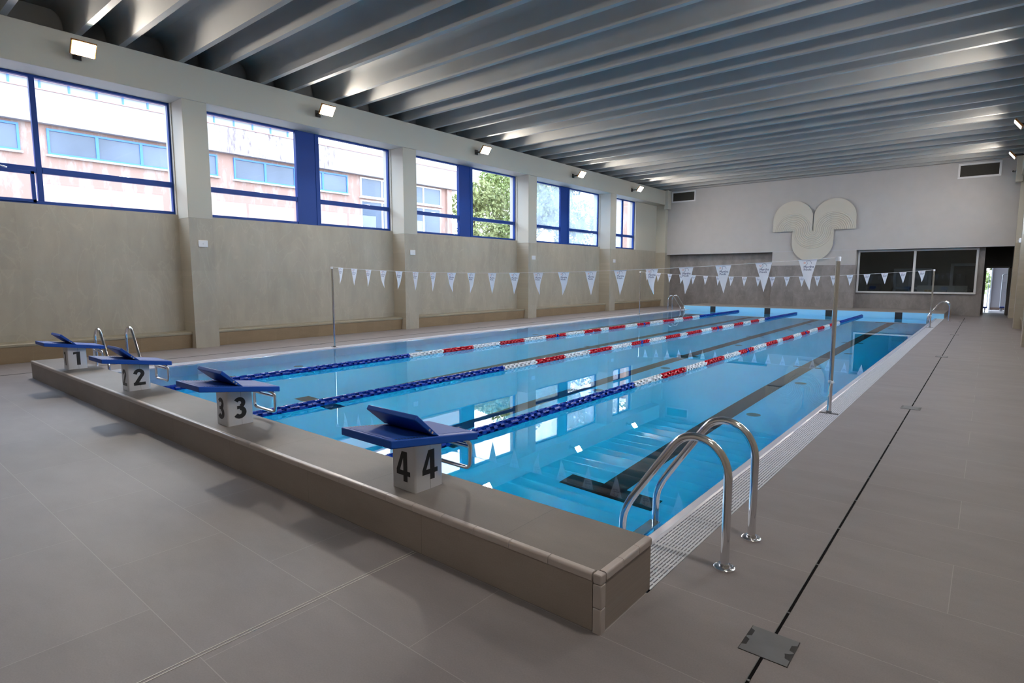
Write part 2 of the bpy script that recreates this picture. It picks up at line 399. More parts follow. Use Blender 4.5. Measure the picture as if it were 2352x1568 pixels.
# --- benches along the left wall (and the right), tiled, with a sloping front
def bench(side, y0, y1, label):
    s = 1 if side == 'left' else -1
    xw = XW_L if s == 1 else XW_R
    root = thing('tiled_bench', label, 'bench', (0, 0, 0), group='benches along the walls')
    b = MB(); b.prism([(xw + .02*0, 0), (xw + s*.33, 0), (xw + s*.375, .30), (xw, .30)], 'y', y0, y1); b.build('base', M_bench, root)
    b = MB(); b.prism([(xw, .30), (xw + s*.375, .30), (xw + s*.40, .315), (xw + s*.40, .35), (xw + s*.385, .37), (xw, .375)], 'y', y0, y1); b.build('seat', M_benchtop, root)
bl = ['built-in tiled bench in the bay behind the starting blocks', 'built-in tiled bench behind the near left pennant post', 'built-in tiled bench under the window with trees in one half',
      'built-in tiled bench under the hazy fourth window', 'short built-in tiled bench in the far corner bay']
for (y0, y1, i) in BAYS: bench('left', y0, y1, bl[i-1])
bench('right', 18.14, 23.79, 'tiled bench end showing beyond the pillar on the door side')
bench('right', 24.33, 29.7, 'tiled bench nearest the doorway to the lobby')

# --- windows: blue metal frames, transom, wide centre panel, panes
def window(n, side, y0, y1, layout, dusty=()):
    s = 1 if side == 'left' else -1
    xg = XG_L if s == 1 else XG_R
    z0, z1, f, d = Z_SILL + .0, Z_BEAM0 + .01, .055, .05
    root = thing('window_%d' % n, None, None, (0, 0, 0)); struct(root)
    fr = MB(); X = (xg - d, xg + d)
    fr.ringx(*X, y0, y1, z0, z1, f, .07)
    fr.build('frame', M_frame, root, bevel=.006)
    edges = [y0 + f]; panels = []
    for kind, a, b in layout:
        p = MB()
        if kind == 'post': p.box(*X, a, b, z0 + .07, z1 - f); p.build('mullion', M_frame, root, bevel=.006)
        else:
            p.box(xg - .03, xg + .065, a, b, z0 + .0, z1); p.box(xg - .035, xg + .08, a - .03, a + .05, z0 + .01, z1 - .01); p.box(xg - .035, xg + .08, b - .09, b + .03, z0 + .01, z1 - .01)
            p.build('centre_panel', M_frame, root, bevel=.005)
        panels.append((a, b))
    spans = []; c = y0 + f
    for a, b in panels: spans.append((c, a)); c = b
    spans.append((c, y1 - f))
    for k, (a, b) in enumerate(spans):
        tr = MB(); tr.box(xg - .045, xg + .06, a, b, 3.60, 3.715); tr.build('transom', M_frame, root, bevel=.006)
        for zz in ((3.07, 3.60), (3.715, z1 - f)):
            g = MB(); g.box(xg - .004, xg + .004, a - .01, b + .01, zz[0] - .01, zz[1] + .01)
            g.build('pane', M_glass_d if k in dusty else M_glass, root)
    return root
w1 = window(1, 'left', -.15, 5.43, [('post', 2.97, 3.06)])
window(2, 'left', 5.95, 11.53, [('panel', 8.46, 9.08)])
window(3, 'left', 12.05, 17.62, [('panel', 14.53, 15.15)])
window(4, 'left', 18.14, 23.79, [('panel', 20.66, 21.27)], dusty=(0, 1))
window(5, 'left', 24.33, 27.32, [('post', 26.05, 26.14)], dusty=(0,))
struct((lambda m: m.build('wall_left_light_block', M_paint))(MB().box(XG_L - .22, XW_L, -6.22, -.67, Z_SILL, Z_BEAM0)))  # unseen fill, closes the rear bay to keep window light off the floor
struct((lambda m: m.build('wall_right_light_block', M_paint))(MB().box(XW_R, XG_R + .22, -6.22, 5.43, Z_SILL, Z_BEAM0)))  # unseen fill over the first bays, added to darken the left floor
k = 7
for (y0, y1, i) in BAYS:
    if i == 1: continue
    window(k - 1, 'right', y0, y1 if i != 5 else 27.32, [('post', (y0 + y1) / 2, (y0 + y1) / 2 + .09)]); k += 1
# small opening sash with its handle in window 1
m = MB(); m.box(XG_L + .03, XG_L + .09, .6, 2.93, 3.03, 3.09); m.box(XG_L + .03, XG_L + .09, 2.87, 2.93, 3.03, 3.62); m.box(XG_L + .03, XG_L + .09, .6, 2.93, 3.56, 3.62)
m.build('sash', M_frame, w1, bevel=.006)
m = MB(); m.tube([(XG_L + .10, 2.35, 3.66), (XG_L + .15, 2.37, 3.66), (XG_L + .15, 2.52, 3.63)], .012, 8); m.build('handle', M_steel, w1, smooth=True)

# ================================================================== pool basin, gratings, ledge
m = MB()
B = -1.212
m.add([(PX0, PY0, B), (PX1, PY0, B), (PX1, PY1, B), (PX0, PY1, B)], [(0, 1, 2, 3)])
m.box(PX0 - .10, PX0, PY0 - .1, PY1 + .1, B - .05, -.02); m.box(PX1, PX1 + .10, PY0 - .1, PY1 + .1, B - .05, -.02)
m.box(PX0, PX1, PY0 - .1, PY0, B - .05, -.01)
m.box(PX0, PX1, PY1, PY1 + .12, B - .05, -.0)
m.box(PX1, GX1, PY1, PY1 + .12, -.15, 0); m.box(GX0, PX0, PY1, PY1 + .12, -.15, 0); m.box(GX0, GX1, PY1, PY1 + .02, 0, .195)
basin = struct(m.build('pool_basin', M_liner), 'pale blue lined pool basin with black lane lines', 'pool')
LC = [-10.2, -7.7, -5.2, -2.7]
for c in LC:
    m = MB(); z = B + .004
    m.box(c - .125, c + .125, 4.63, 25.65, z - .002, z)
    for a in (4.63, 25.40): m.box(c - .5, c + .5, a, a + .25, z - .002, z)
    for a in (12.55, 17.5): m.box(c - .25, c + .25, a, a + .12, z - .002, z)
    m.build('lane_line', M_black, basin)
    m = MB(); m.box(c - .125, c + .125, PY1 - .006, PY1, -1.0, .19); m.box(c - .25, c + .25, PY1 - .006, PY1, -.42, -.30); m.build('wall_target', M_black, basin)
    m = MB(); m.box(c - .125, c + .125, PY0, PY0 + .006, -1.0, LZ - .02); m.build('wall_target', M_black, basin)
ip = None
for x, y in [(c + .30, yy) for c in LC[1:] for yy in (8.2, 10.8, 15.2, 20.3, 22.8)] + [(-10.75, 6.2), (-10.6, 9.3), (-10.6, 14), (-10.6, 20)]:
    if ip is None:
        m = MB(); m.lathe([(.0, 0), (.095, 0), (.095, .008), (.06, .012), (.0, .012)], 20); ip = m.build('floor_inlet', M_galv, basin); ip.location = (x, y, B)
    else: copy_part(ip, basin, (x, y, B))

m = MB(); WZ = -.014
m.box(PX0 - .004, PX1 + .004, PY0 - .004, PY1 + .004, B - .03, WZ)
water = props(m.build('water', M_water, None, smooth=True), 'clear still water filling the blue pool', 'water', None, 'stuff')

def grate(side):
    a, b = (PX1, GX1) if side == 'right' else (GX0, PX0)
    s = 1 if side == 'right' else -1
    lab = ('white slotted overflow grating along the deck with the black slot drain', 'white overflow edge along the window side of the pool')[side != 'right']
    root = thing('overflow_grating', lab, 'grating', (0, 0, 0), group='overflow gratings')
    r0 = PX1 if s == 1 else PX0; r1 = r0 + s * .085
    lo, hi = min(r0, r1), max(r0, r1)
    m = MB(); m.prism([(r0, -.05), (r1, -.05), (r1, -.002), (r0 + s*.07, .006), (r0 + s*.012, .0), (r0, -.01)], 'y', PY0 - .02, PY1)
    m.build('pool_rim', M_rim, root)
    m = MB(); m.box(min(r1, r1 + s*.22), max(r1, r1 + s*.22), PY0 - .02, PY1, -.14, -.06); m.build('gutter_channel', M_dark, root)
    m = MB()
    n = 11; pitch = .215 / n
    for i in range(n):
        x = r1 + s * (.004 + pitch * (i + .5)); m.box(x - pitch*.31, x + pitch*.31, PY0, PY1, -.028, -.001)
    yy = PY0
    while yy < PY1:
        m.box(min(r1, r1 + s*.215), max(r1, r1 + s*.215), yy, yy + (.010 if int(round((yy - PY0) / .062)) % 8 else .022), -.022, -.0018); yy += .062
    m.build('grating_bars', M_grate, root)
grate('right'); grate('left')

# starting ledge
led = thing('starting_ledge', 'long raised tiled ledge carrying the four starting blocks', 'ledge', (0, 0, 0), kind='structure')
LX0, LX1, LY0, LY1 = GX0, -1.242, 2.132, 2.632
m = MB(); m.box(LX0 + .012, LX1 - .012, LY0 + .012, LY1 - .003, 0, LZ - .004); m.build('ledge_core', M_grout, led)
m = MB(); m.box(LX0, LX1 - .045, LY0 + .003, LY0 + .02, .002, LZ - .0365); m.build('front_tiles', M_ledge, led)
m = MB(); m.box(LX1 - .02, LX1 - .002, LY0 + .03, LY1, .002, LZ - .0365); m.box(LX0, LX0 + .02, LY0 + .02, LY1, .002, LZ - .02); m.build('end_tiles', M_ledge, led)
m = MB(); m.box(LX0, LX1 - .0315, LY0 + .0315, LY1, LZ - .015, LZ); m.build('top_tiles', M_ledge_top, led)
m = MB(); g = .0012
def nose(n=6, r=.013, w=.034, h=.037):
    p = [(0, -h), (w, -h), (w, 0)]; p += [(r - r*math.sin(PI/2*k/n), -r + r*math.cos(PI/2*k/n)) for k in range(n + 1)]; return p
x = LX1 - .045
while x > LX0:
    m.prism([(LY0 - .004 + a, LZ + .002 + b) for a, b in nose()], 'x', max(LX0, x - .245) + g, x - g); x -= .245
y = LY0 + .045
while y < LY1 - .01:
    m.prism([(LX1 + .004 - a, LZ + .002 + b) for a, b in nose()], 'y', y + g, min(y + .16, LY1) - g); y += .16
m.build('edge_trim', M_trim, led, smooth=True); m = MB()
m.box(LX1 - .04, LX1 + .004, LY0 - .004, LY0 + .04, LZ - .045, LZ + .002)
m.box(LX1 - .04, LX1 + .004, LY0 - .004, LY0 + .04, .120, LZ - .0462); m.box(LX1 - .04, LX1 + .004, LY0 - .004, LY0 + .04, -.014, .1188)
m.build('corner_trim', M_trim, led, bevel=.006, seg=3)
# far ledge
m = MB(); m.box(GX0, GX1, PY1 + .02, YL, 0, .205)
fl = struct(m.build('far_ledge', MAT('far_ledge_tile', (.25, .23, .215), .4, var=(2, .12)))); m = MB(); m.box(GX0, GX1 + .003, PY1 - .003, PY1 + .04, .19, .212); m.build('edge_trim', M_trim, fl)

# slot drains in the deck with their cover plates
def slot(x, label, ys, plates_label):
    root = thing('slot_drain', label, 'drain', (x, 0, 0), group='slot drains')
    m = MB(); m.box(-.006, .006, -5, 28.8, -.01, .0018); m.build('slot', M_gap, root)
    m = MB(); m.box(-.009, -.006, -5, 28.8, -.01, .0030); [m.box(-.006, .006, y_ - .006, y_ + .006, -.01, .0026) for y_ in [-4.4 + .605*k for k in range(54)]]; m.build('steel_edge', M_galv, root)
    for k, y in enumerate(ys):
        p = thing('drain_cover', plates_label[k], 'cover', (x, y, 0), group='cover plates on the slot drain')
        q = MB(); q.box(-.101, .101, -.1055, .1055, -.01, .0022); q.build('recess_frame', M_black2, p)
        a = .098; pts = [(-a, -.104), (a, -.104), (a, -.06), (a-.022, -.052), (a-.026, -.03), (a-.03, -.02), (a-.012, -.012), (a, 0), (a, .008), (a-.02, .016), (a-.02, .056), (a, .066), (a, .104), (-a, .104), (-a, .078), (-a+.018, .068), (-a+.018, .022), (-a, .012), (-a, 0), (-a+.018, -.012), (-a+.018, -.056), (-a, -.066)]
        q = MB(); q.prism(pts, 'z', .0022, .0032); q.build('plate', M_galv, p)
slot(-.631, 'thin black slot drain running the length of the right-hand deck', (2.54, 8.51, 14.46, 20.22, 26.1),
     ['steel cover plate on the slot drain beside the ledge corner', 'steel drain cover next to the pennant post', 'third steel drain cover along the deck', 'fourth steel drain cover along the deck', 'steel drain cover nearest the far wall'])
slot(-12.35, 'slot drain in the deck on the window side', (7.6, 13.5, 19.3), ['drain cover on the window-side deck beside the near post', 'drain cover on the window-side deck in the third bay', 'drain cover on the window-side deck in the fourth bay'])
# thin double joint strip let into the floor in front of the ledge
m = MB(); m.box(-2.506, -2.502, -5, 2.13, -.005, .0016); m.box(-2.486, -2.482, -5, 2.13, -.005, .0016)
struct(m.build('trim_1', MAT('joint_strip', (.5, .48, .45), .4)))

# ================================================================== starting blocks
def arc(cx, cy, r, a0, a1, n=14): return [(cx + r*math.cos(math.radians(a0 + (a1-a0)*i/n)), cy + r*math.sin(math.radians(a0 + (a1-a0)*i/n))) for i in range(n+1)]
def stroke(pts, w):
    out = []; n = len(pts)
    L_, R_ = [], []
    for i, p in enumerate(pts):
        a = pts[max(i-1, 0)]; b = pts[min(i+1, n-1)]; dx, dy = b[0]-a[0], b[1]-a[1]; l = math.hypot(dx, dy)
        nx, ny = -dy/l*w/2, dx/l*w/2; L_.append((p[0]+nx, p[1]+ny)); R_.append((p[0]-nx, p[1]-ny))
    return [[L_[i], L_[i+1], R_[i+1], R_[i]] for i in range(n-1)]
def digit_polys(d):
    if d == 1: return [[(.24, 0), (.46, 0), (.46, 1), (.24, 1)], [(.05, .80), (.24, .84), (.24, 1), (.05, .97)]]
    if d == 4: return [[(.32, 0), (.51, 0), (.51, 1), (.32, 1)], [(0, .2), (.64, .2), (.64, .36), (0, .36)], [(0, .36), (.16, .36), (.40, 1), (.26, 1)]]
    if d == 2: return stroke([(.07, .70)] + arc(.28, .72, .185, 165, -38), .20) + [[(.34, .66), (.51, .56), (.24, .16), (-.02, .10)], [(-.02, 0), (.60, 0), (.60, .18), (-.02, .18)]]
    return stroke(arc(.25, .735, .175, 150, -75), .19) + stroke(arc(.25, .29, .20, 80, -150), .20) + [[(.14, .45), (.33, .45), (.33, .60), (.14, .60)]]
def numeral(d, face, parent, w, h, c):
    """raised digit of width w, height h centred at c on the face looking to -Y or +X"""
    m = MB()
    for k_, q in enumerate(digit_polys(d)):
        e = .0006 + .00012 * k_
        pts = [((x - .3) * w / .62, (y - .5) * h) for x, y in q]
        if face == '-y': m.prism([(c[0] + a, c[2] + b) for a, b in pts], 'y', c[1] - e, c[1])
        else: m.prism([(c[1] + a, c[2] + b) for a, b in pts], 'x', c[0], c[0] + e)
    return m
NUM_LAB = {1: 'blue starting block with the numeral 1, nearest the window wall', 2: 'blue starting block with the numeral 2, its ladder rails showing behind',
           3: 'blue starting block with the numeral 3, between two lane ropes', 4: 'blue starting block with the numeral 4, largest in view'}
BX = {1: -10.22, 2: -7.75, 3: -5.24, 4: -2.74}
def block(d):
    x0 = BX[d]; root = thing('starting_block', NUM_LAB[d], 'starting block', (x0, 2.26, LZ), group='numbered starting blocks on the ledge')
    # local frame: y from the pedestal's front face, z from the ledge top
    p = MB(); rc = .014; cs = []
    for (cx_, cy_, a0) in ((.11 - rc, rc, -90), (.11 - rc, .23 - rc, 0), (-.11 + rc, .23 - rc, 90), (-.11 + rc, rc, 180)):
        cs += [(cx_ + rc*math.cos(math.radians(a0 + 18*k)), cy_ + rc*math.sin(math.radians(a0 + 18*k))) for k in range(6)]
    p.prism(cs, 'z', .0, .335); ped = p.build('pedestal', M_pedestal, root, smooth=True)
    q = MB(); q.box(.1098, .1103, .1235, .125, .0, .33); q.build('seam', M_black2, ped)
    numeral(d, '-y', ped, .124, .192, (-.005, -.0, .152)).build('numeral', M_numeral, ped)
    numeral(d, '+x', ped, .124, .192, (.11, .118, .155)).build('numeral', M_numeral, ped)
    # platform sloping down to the water
    ztop = lambda y: .42 - (y + .28) * .14
    y0, y1, t = -.28, .43, .05
    pf = MB(); pf.prism([(y0, ztop(y0) - t), (y1, ztop(y1) - t), (y1, ztop(y1)), (y0, ztop(y0))], 'x', -.238, .238)
    plat = pf.build('platform', M_blue, root, bevel=.007, seg=3)
    g = MB(); g.prism([(y0 + .02, ztop(y0 + .02)), (y1 - .02, ztop(y1 - .02)), (y1 - .02, ztop(y1 - .02) + .0015), (y0 + .02, ztop(y0 + .02) + .0015)], 'x', -.19, .19)
    g.build('grip_surface', M_bluetop, plat)
    for sx in (-1, 1):
        g = MB()
        for k in range(12):
            yy = y0 + .05 + k * .022; g.box(sx*.214 - .007, sx*.214 + .007, yy, yy + .009, ztop(yy) - .004, ztop(yy) + .0008)
        g.build('adjusting_slots', M_black2, plat)
    k_ = MB(); k_.prism([(-.079, .527), (-.098, .500), (.035, .385), (.095, .366)], 'x', -.232, .232)
    wd = k_.build('foot_wedge', M_blue, root, bevel=.005, seg=2)
    for (yy, zz) in ((.012, .420), (.034, .400)):
        s_ = MB(); s_.lathe([(.0, 0), (.008, 0), (.008, .002), (.0, .002)], 12, (.232, yy, zz), 'x'); s_.build('screw', M_steel, wd)
    # tubular backstroke grip in front
    r = .0145; gm = MB(); yf = .40
    for sx in (-1, 1):
        gm.tube([(sx*.15, .22, .325), (sx*.16, .26, .325), (sx*.185, yf - .025, .27), (sx*.195, yf - .004, .24), (sx*.195, yf, .21), (sx*.195, yf, .115), (sx*.19, yf, .093), (sx*.175, yf, .080), (sx*.15, yf, .075), (0, yf, .075)], r, 12)
    gm.tube([(-.19, yf, .222), (.19, yf, .222)], r*.85, 10)
    gm.build('backstroke_grip', M_brushed, root, smooth=True)
for d in (1, 2, 3, 4): block(d)

# ================================================================== ladders
def ladder(xs, s, y, label):
    """xs: x of the deck posts; s=-1: rails go down towards -x"""
    root = thing('pool_ladder', label, 'ladder', (xs, y, 0), group='grab-rail ladders')
    ctl = [(0, 0), (0, .36), (0, .47), (0, .545), (.022, .615), (.072, .68), (.145, .715), (.215, .718), (.28, .69), (.325, .635), (.365, .575), (.44, .465), (.555, .295), (.60, .22), (.628, .15), (.636, .08), (.636, -.1), (.636, -1.0)]
    pts = [Vector((a, 0, b)) for a, b in ctl]; sm = [pts[0], pts[1]]
    for i in range(1, len(pts) - 3):      # even B-spline through the control points, so that the bends are smooth
        a, b, c, d = pts[i-1], pts[i], pts[i+1], pts[i+2]
        for t in (0, .25, .5, .75):
            sm.append(((1-t)**3*a + (3*t**3 - 6*t*t + 4)*b + (-3*t**3 + 3*t*t + 3*t + 1)*c + t**3*d) / 6)
    sm = [sm[0]] + sorted([p for p in sm[1:] if p.x < .001 and p.z < .5], key=lambda p: p.z) + [p for p in sm[1:] if not (p.x < .001 and p.z < .5)] + [pts[-1]]
    for k in (-1, 1):
        yy = k * .235
        m = MB(); m.tube([(s*p.x, yy, p.z) for p in sm], .0235, 20); rail = m.build('rail', M_steel, root, smooth=True)
        m = MB(); m.lathe([(.0, .001), (.058, .001), (.058, .012), (.050, .018), (.030, .017), (.030, .03), (.026, .03), (.0, .03)], 28, (0, yy, 0)); m.build('floor_flange', M_steel, rail, smooth=True)
    for z in (-.14, -.42, -.70):
        m = MB(); m.box(s*.636 - .04, s*.636 + .04, -.24, .24, z - .015, z + .015); m.build('tread', M_steel, root, bevel=.005)
ladder(-1.02, -1, 3.325, 'polished steel grab-rail ladder beside the ledge corner')
ladder(-1.02, -1, 26.3, 'steel ladder at the far end of the grating beside the far post')
ladder(-11.97, 1, 3.325, 'steel ladder behind the starting blocks 1 and 2')
ladder(-11.80, 1, 26.3, 'thin steel ladder at the far end on the window side')

# ================================================================== pennant posts, lines, pennants
XPR, XPL = -1.355, -11.5
def post(x, y, h, label, cord=False):
    root = thing('pennant_post', label, 'post', (x, y, 0), group='steel posts holding the pennant lines')
    m = MB(); m.lathe([(0, 0), (.024, 0), (.024, h - .03), (0, h - .03)], 24); m.build('tube', M_steel, root, smooth=True)
    m = MB(); m.lathe([(0, h - .045), (.027, h - .045), (.029, h), (.026, h + .006), (0, h + .006)], 24); m.build('cap', M_white, root, smooth=True)
    m = MB(); m.box(-.1, .1, -.022, .022, -.002, .006); m.build('base_plate', M_galv, root)
    m = MB(); m.lathe([(0, .006), (.03, .006), (.03, .03), (.025, .035), (0, .035)], 24); m.build('base_collar', M_galv, root, smooth=True)
    if cord:
        m = MB(); ring = [(.027*math.cos(a), .027*math.sin(a), .39 + .004*math.sin(3*a)) for a in [2*PI*i/16 for i in range(16)]]
        m.tube(ring, .003, 6, closed=True); m.tube([(p[0], p[1], p[2] - .014) for p in ring], .003, 6, closed=True)
        m.tube([(.02, -.03, .38), (.035, -.04, .375), (.022, -.045, .362), (.012, -.035, .38), (.0, -.034, .33), (-.008, -.03, .28), (-.002, -.03, .24), (-.014, -.03, .205)], .0032, 6)
        m.tube([(.02, -.03, .385), (.04, -.035, .39), (.045, -.038, .375), (.02, -.034, .37)], .0032, 6)
        m.build('tied_cord', M_line, root, smooth=True)
YP1, YP2 = 7.55, 22.56
post(XPR, YP1, 1.83, 'tall steel post with white cap and a tied white cord, on the grating', True)
post(XPL, YP1, 1.83, 'steel post on the window side holding the near pennant line')
post(XPR, YP2, 1.83, 'steel post beside the far ladder at the office window end', True)
post(XPL, YP2, 1.83, 'thin steel post on the window side at the far pennant line')

def zline(x, sag, z0=1.825):
    u = (x - XPL) / (XPR - XPL); return z0 - sag * 4 * u * (1 - u)
def text_mesh(body, size, name):
    c = bpy.data.curves.new(name, 'FONT'); c.body = body; c.size = size; c.offset = 0; c.space_line = .82; c.extrude = 0; c.resolution_u = 2
    o = bpy.data.objects.new(name, c); COL.objects.link(o)
    dg = bpy.context.evaluated_depsgraph_get(); me0 = bpy.data.meshes.new_from_object(o.evaluated_get(dg)); mb = MB()
    for k in (-1, 0, 1): mb.add([(v.co.x + k * size * .016, v.co.y, k * .0002) for v in me0.vertices], [tuple(p.vertices) for p in me0.polygons])
    me = mb.mesh(name, recalc=False)
    bpy.data.objects.remove(o); me.materials.clear(); me.materials.append(M_navy)
    for v in me.vertices: v.co = Vector((v.co.x, -v.co.z, v.co.y))
    return me
TXT = text_mesh('Myrtha\nPools', .038, 'lettering')
def flag_mesh(var):
    vs, fs = [], []
    n, mcol = 14, 4
    for i in range(n + 1):
        t = i / n; z = -.36 * t; hw = .098 * (1 - t) + .001
        curl = [0, .6, -1, .25][var] * .03 * t**3; dx = [0, .012, -.01, .004][var] * math.sin(t * PI * 1.4)
        for j in range(mcol + 1):
            u = j / mcol * 2 - 1
            vs.append((u * hw + dx * t, curl * math.sin(t * 5) + .006 * math.sin(u * 2.2 + var) * t * (1 - t) * 3, z))
    for i in range(n):
        for j in range(mcol):
            a = i*(mcol+1) + j; fs.append((a, a+1, a+mcol+2, a+mcol+1))
    m = MB(); m.add(vs, fs); me = m.mesh('pennant_cloth', True, False); me.materials.append(M_flag); return me
FLAGS = [flag_mesh(v) for v in range(4)]
em = MB()   # navy wave line
def flat_stroke(mb, pts, w):
    for q in stroke(pts, w): mb.prism(q, 'y', -.0006, .0006)
wave = arc(-.013, -.030, .026, -112, 25, 12) + [(.006, -.010)] + arc(.028, -.030, .023, 118, 0, 12) + [(.053, -.045)]
flat_stroke(em, arc(-.022, -.022, .024, -100, 20, 10), .0032)
flat_stroke(em, [(.001, -.014), (-.002, -.006), (-.006, -.001)], .0032)
flat_stroke(em, [(-.006, -.001), (.004, .003)] + arc(.018, -.022, .027, 108, 0, 12) + [(.0455, -.030)], .0032)
EM = em.mesh('emblem_wave'); EM.materials.append(M_navy)
em = MB()
for k in range(10):
    a = 2*PI*k/10; em.box(-.026 + .0085*math.cos(a) - .0022, -.026 + .0085*math.cos(a) + .0022, -.0006, .0006, -.016 + .0085*math.sin(a) - .0022, -.016 + .0085*math.sin(a) + .0022)
ES = em.mesh('emblem_sun'); ES.materials.append(M_orange)
def child_mesh(name, me, parent, loc):
    o = bpy.data.objects.new(name, me); COL.objects.link(o); o.parent = parent; o.location = loc; return o
def pennants(yy, sag, which, gname, z0=1.825):
    x = [-11.157 + .4991 * i for i in range(20)]
    m = MB(); m.tube([(XPL, yy, zline(XPL, sag, z0))] + [(XPL + (XPR - XPL) * i / 40, yy, zline(XPL + (XPR - XPL) * i / 40, sag, z0)) for i in range(1, 41)], .0028 if yy < 10 else .004, 6)
    props(m.build('pennant_line', M_line, None, smooth=True), '%s thin white cord strung between two steel posts across the pool' % ('nearer' if yy < 10 else 'farther'), 'cord', 'pennant lines')
    proto = {}
    rr = random.Random(3)
    for i, xx in enumerate(x):
        v = (i * 7 + 1) % 4 if yy < 10 else (0, 0, 3, 1)[i % 4]
        lab = 'white %s pennant, %s from the window-side post' % ('large near-line' if yy < 10 else 'small far-line', ORD[i])
        slope = math.atan((zline(xx + .05, sag, z0) - zline(xx - .05, sag, z0)) / .1)
        if v not in proto:
            p = thing('pennant', lab, 'pennant', (xx, yy, zline(xx, sag, z0)), group=gname)
            child_mesh('cloth', FLAGS[v], p, (0, 0, 0))
            child_mesh('lettering', TXT, p, (-.046, -.012, -.095))
            child_mesh('wave_emblem', EM, p, (-.008, -.012, -.018)); child_mesh('sun_emblem', ES, p, (-.008, -.012, -.018))
            m = MB(); m.box(-.1, .1, -.0025, .0025, -.006, .004); m.build('hem', M_flag, p)
            proto[v] = p
        else:
            p = copy_tree(proto[v], (xx, yy, zline(xx, sag, z0))); p['label'] = lab
        p.rotation_euler = (0, -slope, rr.uniform(-.12, .22))
pennants(YP1, .155, 'near', 'white pennants on the nearer line')
pennants(YP2, .225, 'far', 'white pennants on the farther line')

# ================================================================== lane ropes
def float_mesh(name, mat):
    """one float: hub tube, thin middle disc, eight fins and staggered outer plates, axis along y"""
    m = MB(); L_, R_ = .112, .054; n = 8
    m.lathe([(.0, -L_/2), (.017, -L_/2), (.017, L_/2), (.0, L_/2)], 8, (0, 0, 0), 'y')
    m.lathe([(.0, -.003), (.050, -.003), (.050, .003), (.0, .003)], 16, (0, 0, 0), 'y')
    for k in range(n):
        a = 2*PI*k/n; c, s = math.cos(a), math.sin(a)
        h = .0016
        m.add([(c*.015 - s*h, -L_/2, s*.015 + c*h), (c*R_ - s*h, -L_/2, s*R_ + c*h), (c*R_ - s*h, L_/2, s*R_ + c*h), (c*.015 - s*h, L_/2, s*.015 + c*h),
               (c*.015 + s*h, -L_/2, s*.015 - c*h), (c*R_ + s*h, -L_/2, s*R_ - c*h), (c*R_ + s*h, L_/2, s*R_ - c*h), (c*.015 + s*h, L_/2, s*.015 - c*h)],
              [(0,1,2,3),(7,6,5,4),(0,4,5,1),(1,5,6,2),(2,6,7,3),(3,7,4,0)])
        ys_ = (-L_/2, -.004) if k % 2 else (.004, L_/2)
        b0, b1 = a, a + 2*PI/n
        vs = []
        for yy in ys_:
            for rr_ in (R_ - .003, R_):
                for q in range(4):
                    t = b0 + (b1 - b0)*q/3; vs.append((rr_*math.cos(t), yy, rr_*math.sin(t)))
        fs = []
        for q in range(3): fs += [(q, q+1, q+9, q+8), (q+4, q+12, q+13, q+5), (q, q+4, q+5, q+1), (q+8, q+9, q+13, q+12)]
        m.add(vs, fs)
    me = m.mesh(name); me.materials.append(mat); return me
FM = {'b': float_mesh('float_blue', M_rblue), 'r': float_mesh('float_red', M_rred), 'w': float_mesh('float_white', M_rwhite)}
SEC = [7.6, 8.52, 9.45, 10.36, 11.34, 12.24, 13.2, 14.08, 15.07, 15.53, 16.5, 17.42, 18.35, 19.3, 20.25, 21.15, 22.0, 22.75]
SECC = 'wrwrwrwrwrwrwrwrw'
SECC = ['w','r','w','r','w','r','w','r','w','r','w','r','w','r','w','r','w']
def fcol(y):
    if y < SEC[0] or y > SEC[-1]: return 'b'
    if abs(y - 12.72) < .05 or abs(y - 17.9) < .05: return 'b'
    for i in range(len(SEC) - 1):
        if SEC[i] <= y < SEC[i+1]: return SECC[i]
    return 'b'
def rope(x, label):
    root = thing('lane_rope', label, 'lane rope', (x, 0, .012), group='lane ropes of blue, white and red floats')
    m = MB(); m.tube([(0, PY0 - .0, .0), (0, 10, 0), (0, 20, 0), (0, PY1 - .0, .0)], .004, 6); m.build('cable', M_cable, root)
    m = MB(); ring = [(0, PY1 - .10 + .03*math.cos(a), .03*math.sin(a)) for a in [2*PI*i/14 for i in range(14)]]; m.tube(ring, .008, 8, closed=True); m.build('end_ring', M_steel, root, smooth=True)
    rest = {'b': [], 'r': [], 'w': []}
    y = PY0 + .12; i = 0; rr = random.Random(int(-x*10))
    while y < PY1 - .2:
        c = fcol(y); rot = rr.uniform(0, 6.28)
        if i < 99:
            o = child_mesh('float', FM[c], root, (rr.uniform(-.002, .002), y, 0)); o.rotation_euler = (0, rot, 0)
        else: rest[c].append((y, rot))
        y += .1165; i += 1
    m = MB(); mi = []
    mats = {'b': 0, 'r': 1, 'w': 2}
    for c, l in rest.items():
        src = FM[c]; sv = [v.co.copy() for v in src.vertices]; sf = [tuple(p.vertices) for p in src.polygons]
        for (yy, rot) in l:
            R = Matrix.Rotation(rot, 3, 'Y'); m.add([(R @ v) + Vector((0, yy, 0)) for v in sv], sf); mi += [mats[c]] * len(sf)
    o = m.build('farther_floats', [M_rblue, M_rred, M_rwhite], root, recalc=False); o.data.polygons.foreach_set('material_index', mi[:len(o.data.polygons)])
    props(o, None, None, None, 'stuff')
rope(-8.95, 'lane rope farthest from the deck ladder, between starting blocks 1 and 2')
rope(-6.45, 'middle lane rope, running out between starting blocks 2 and 3')
rope(-3.95, 'lane rope running out between starting blocks 3 and 4')

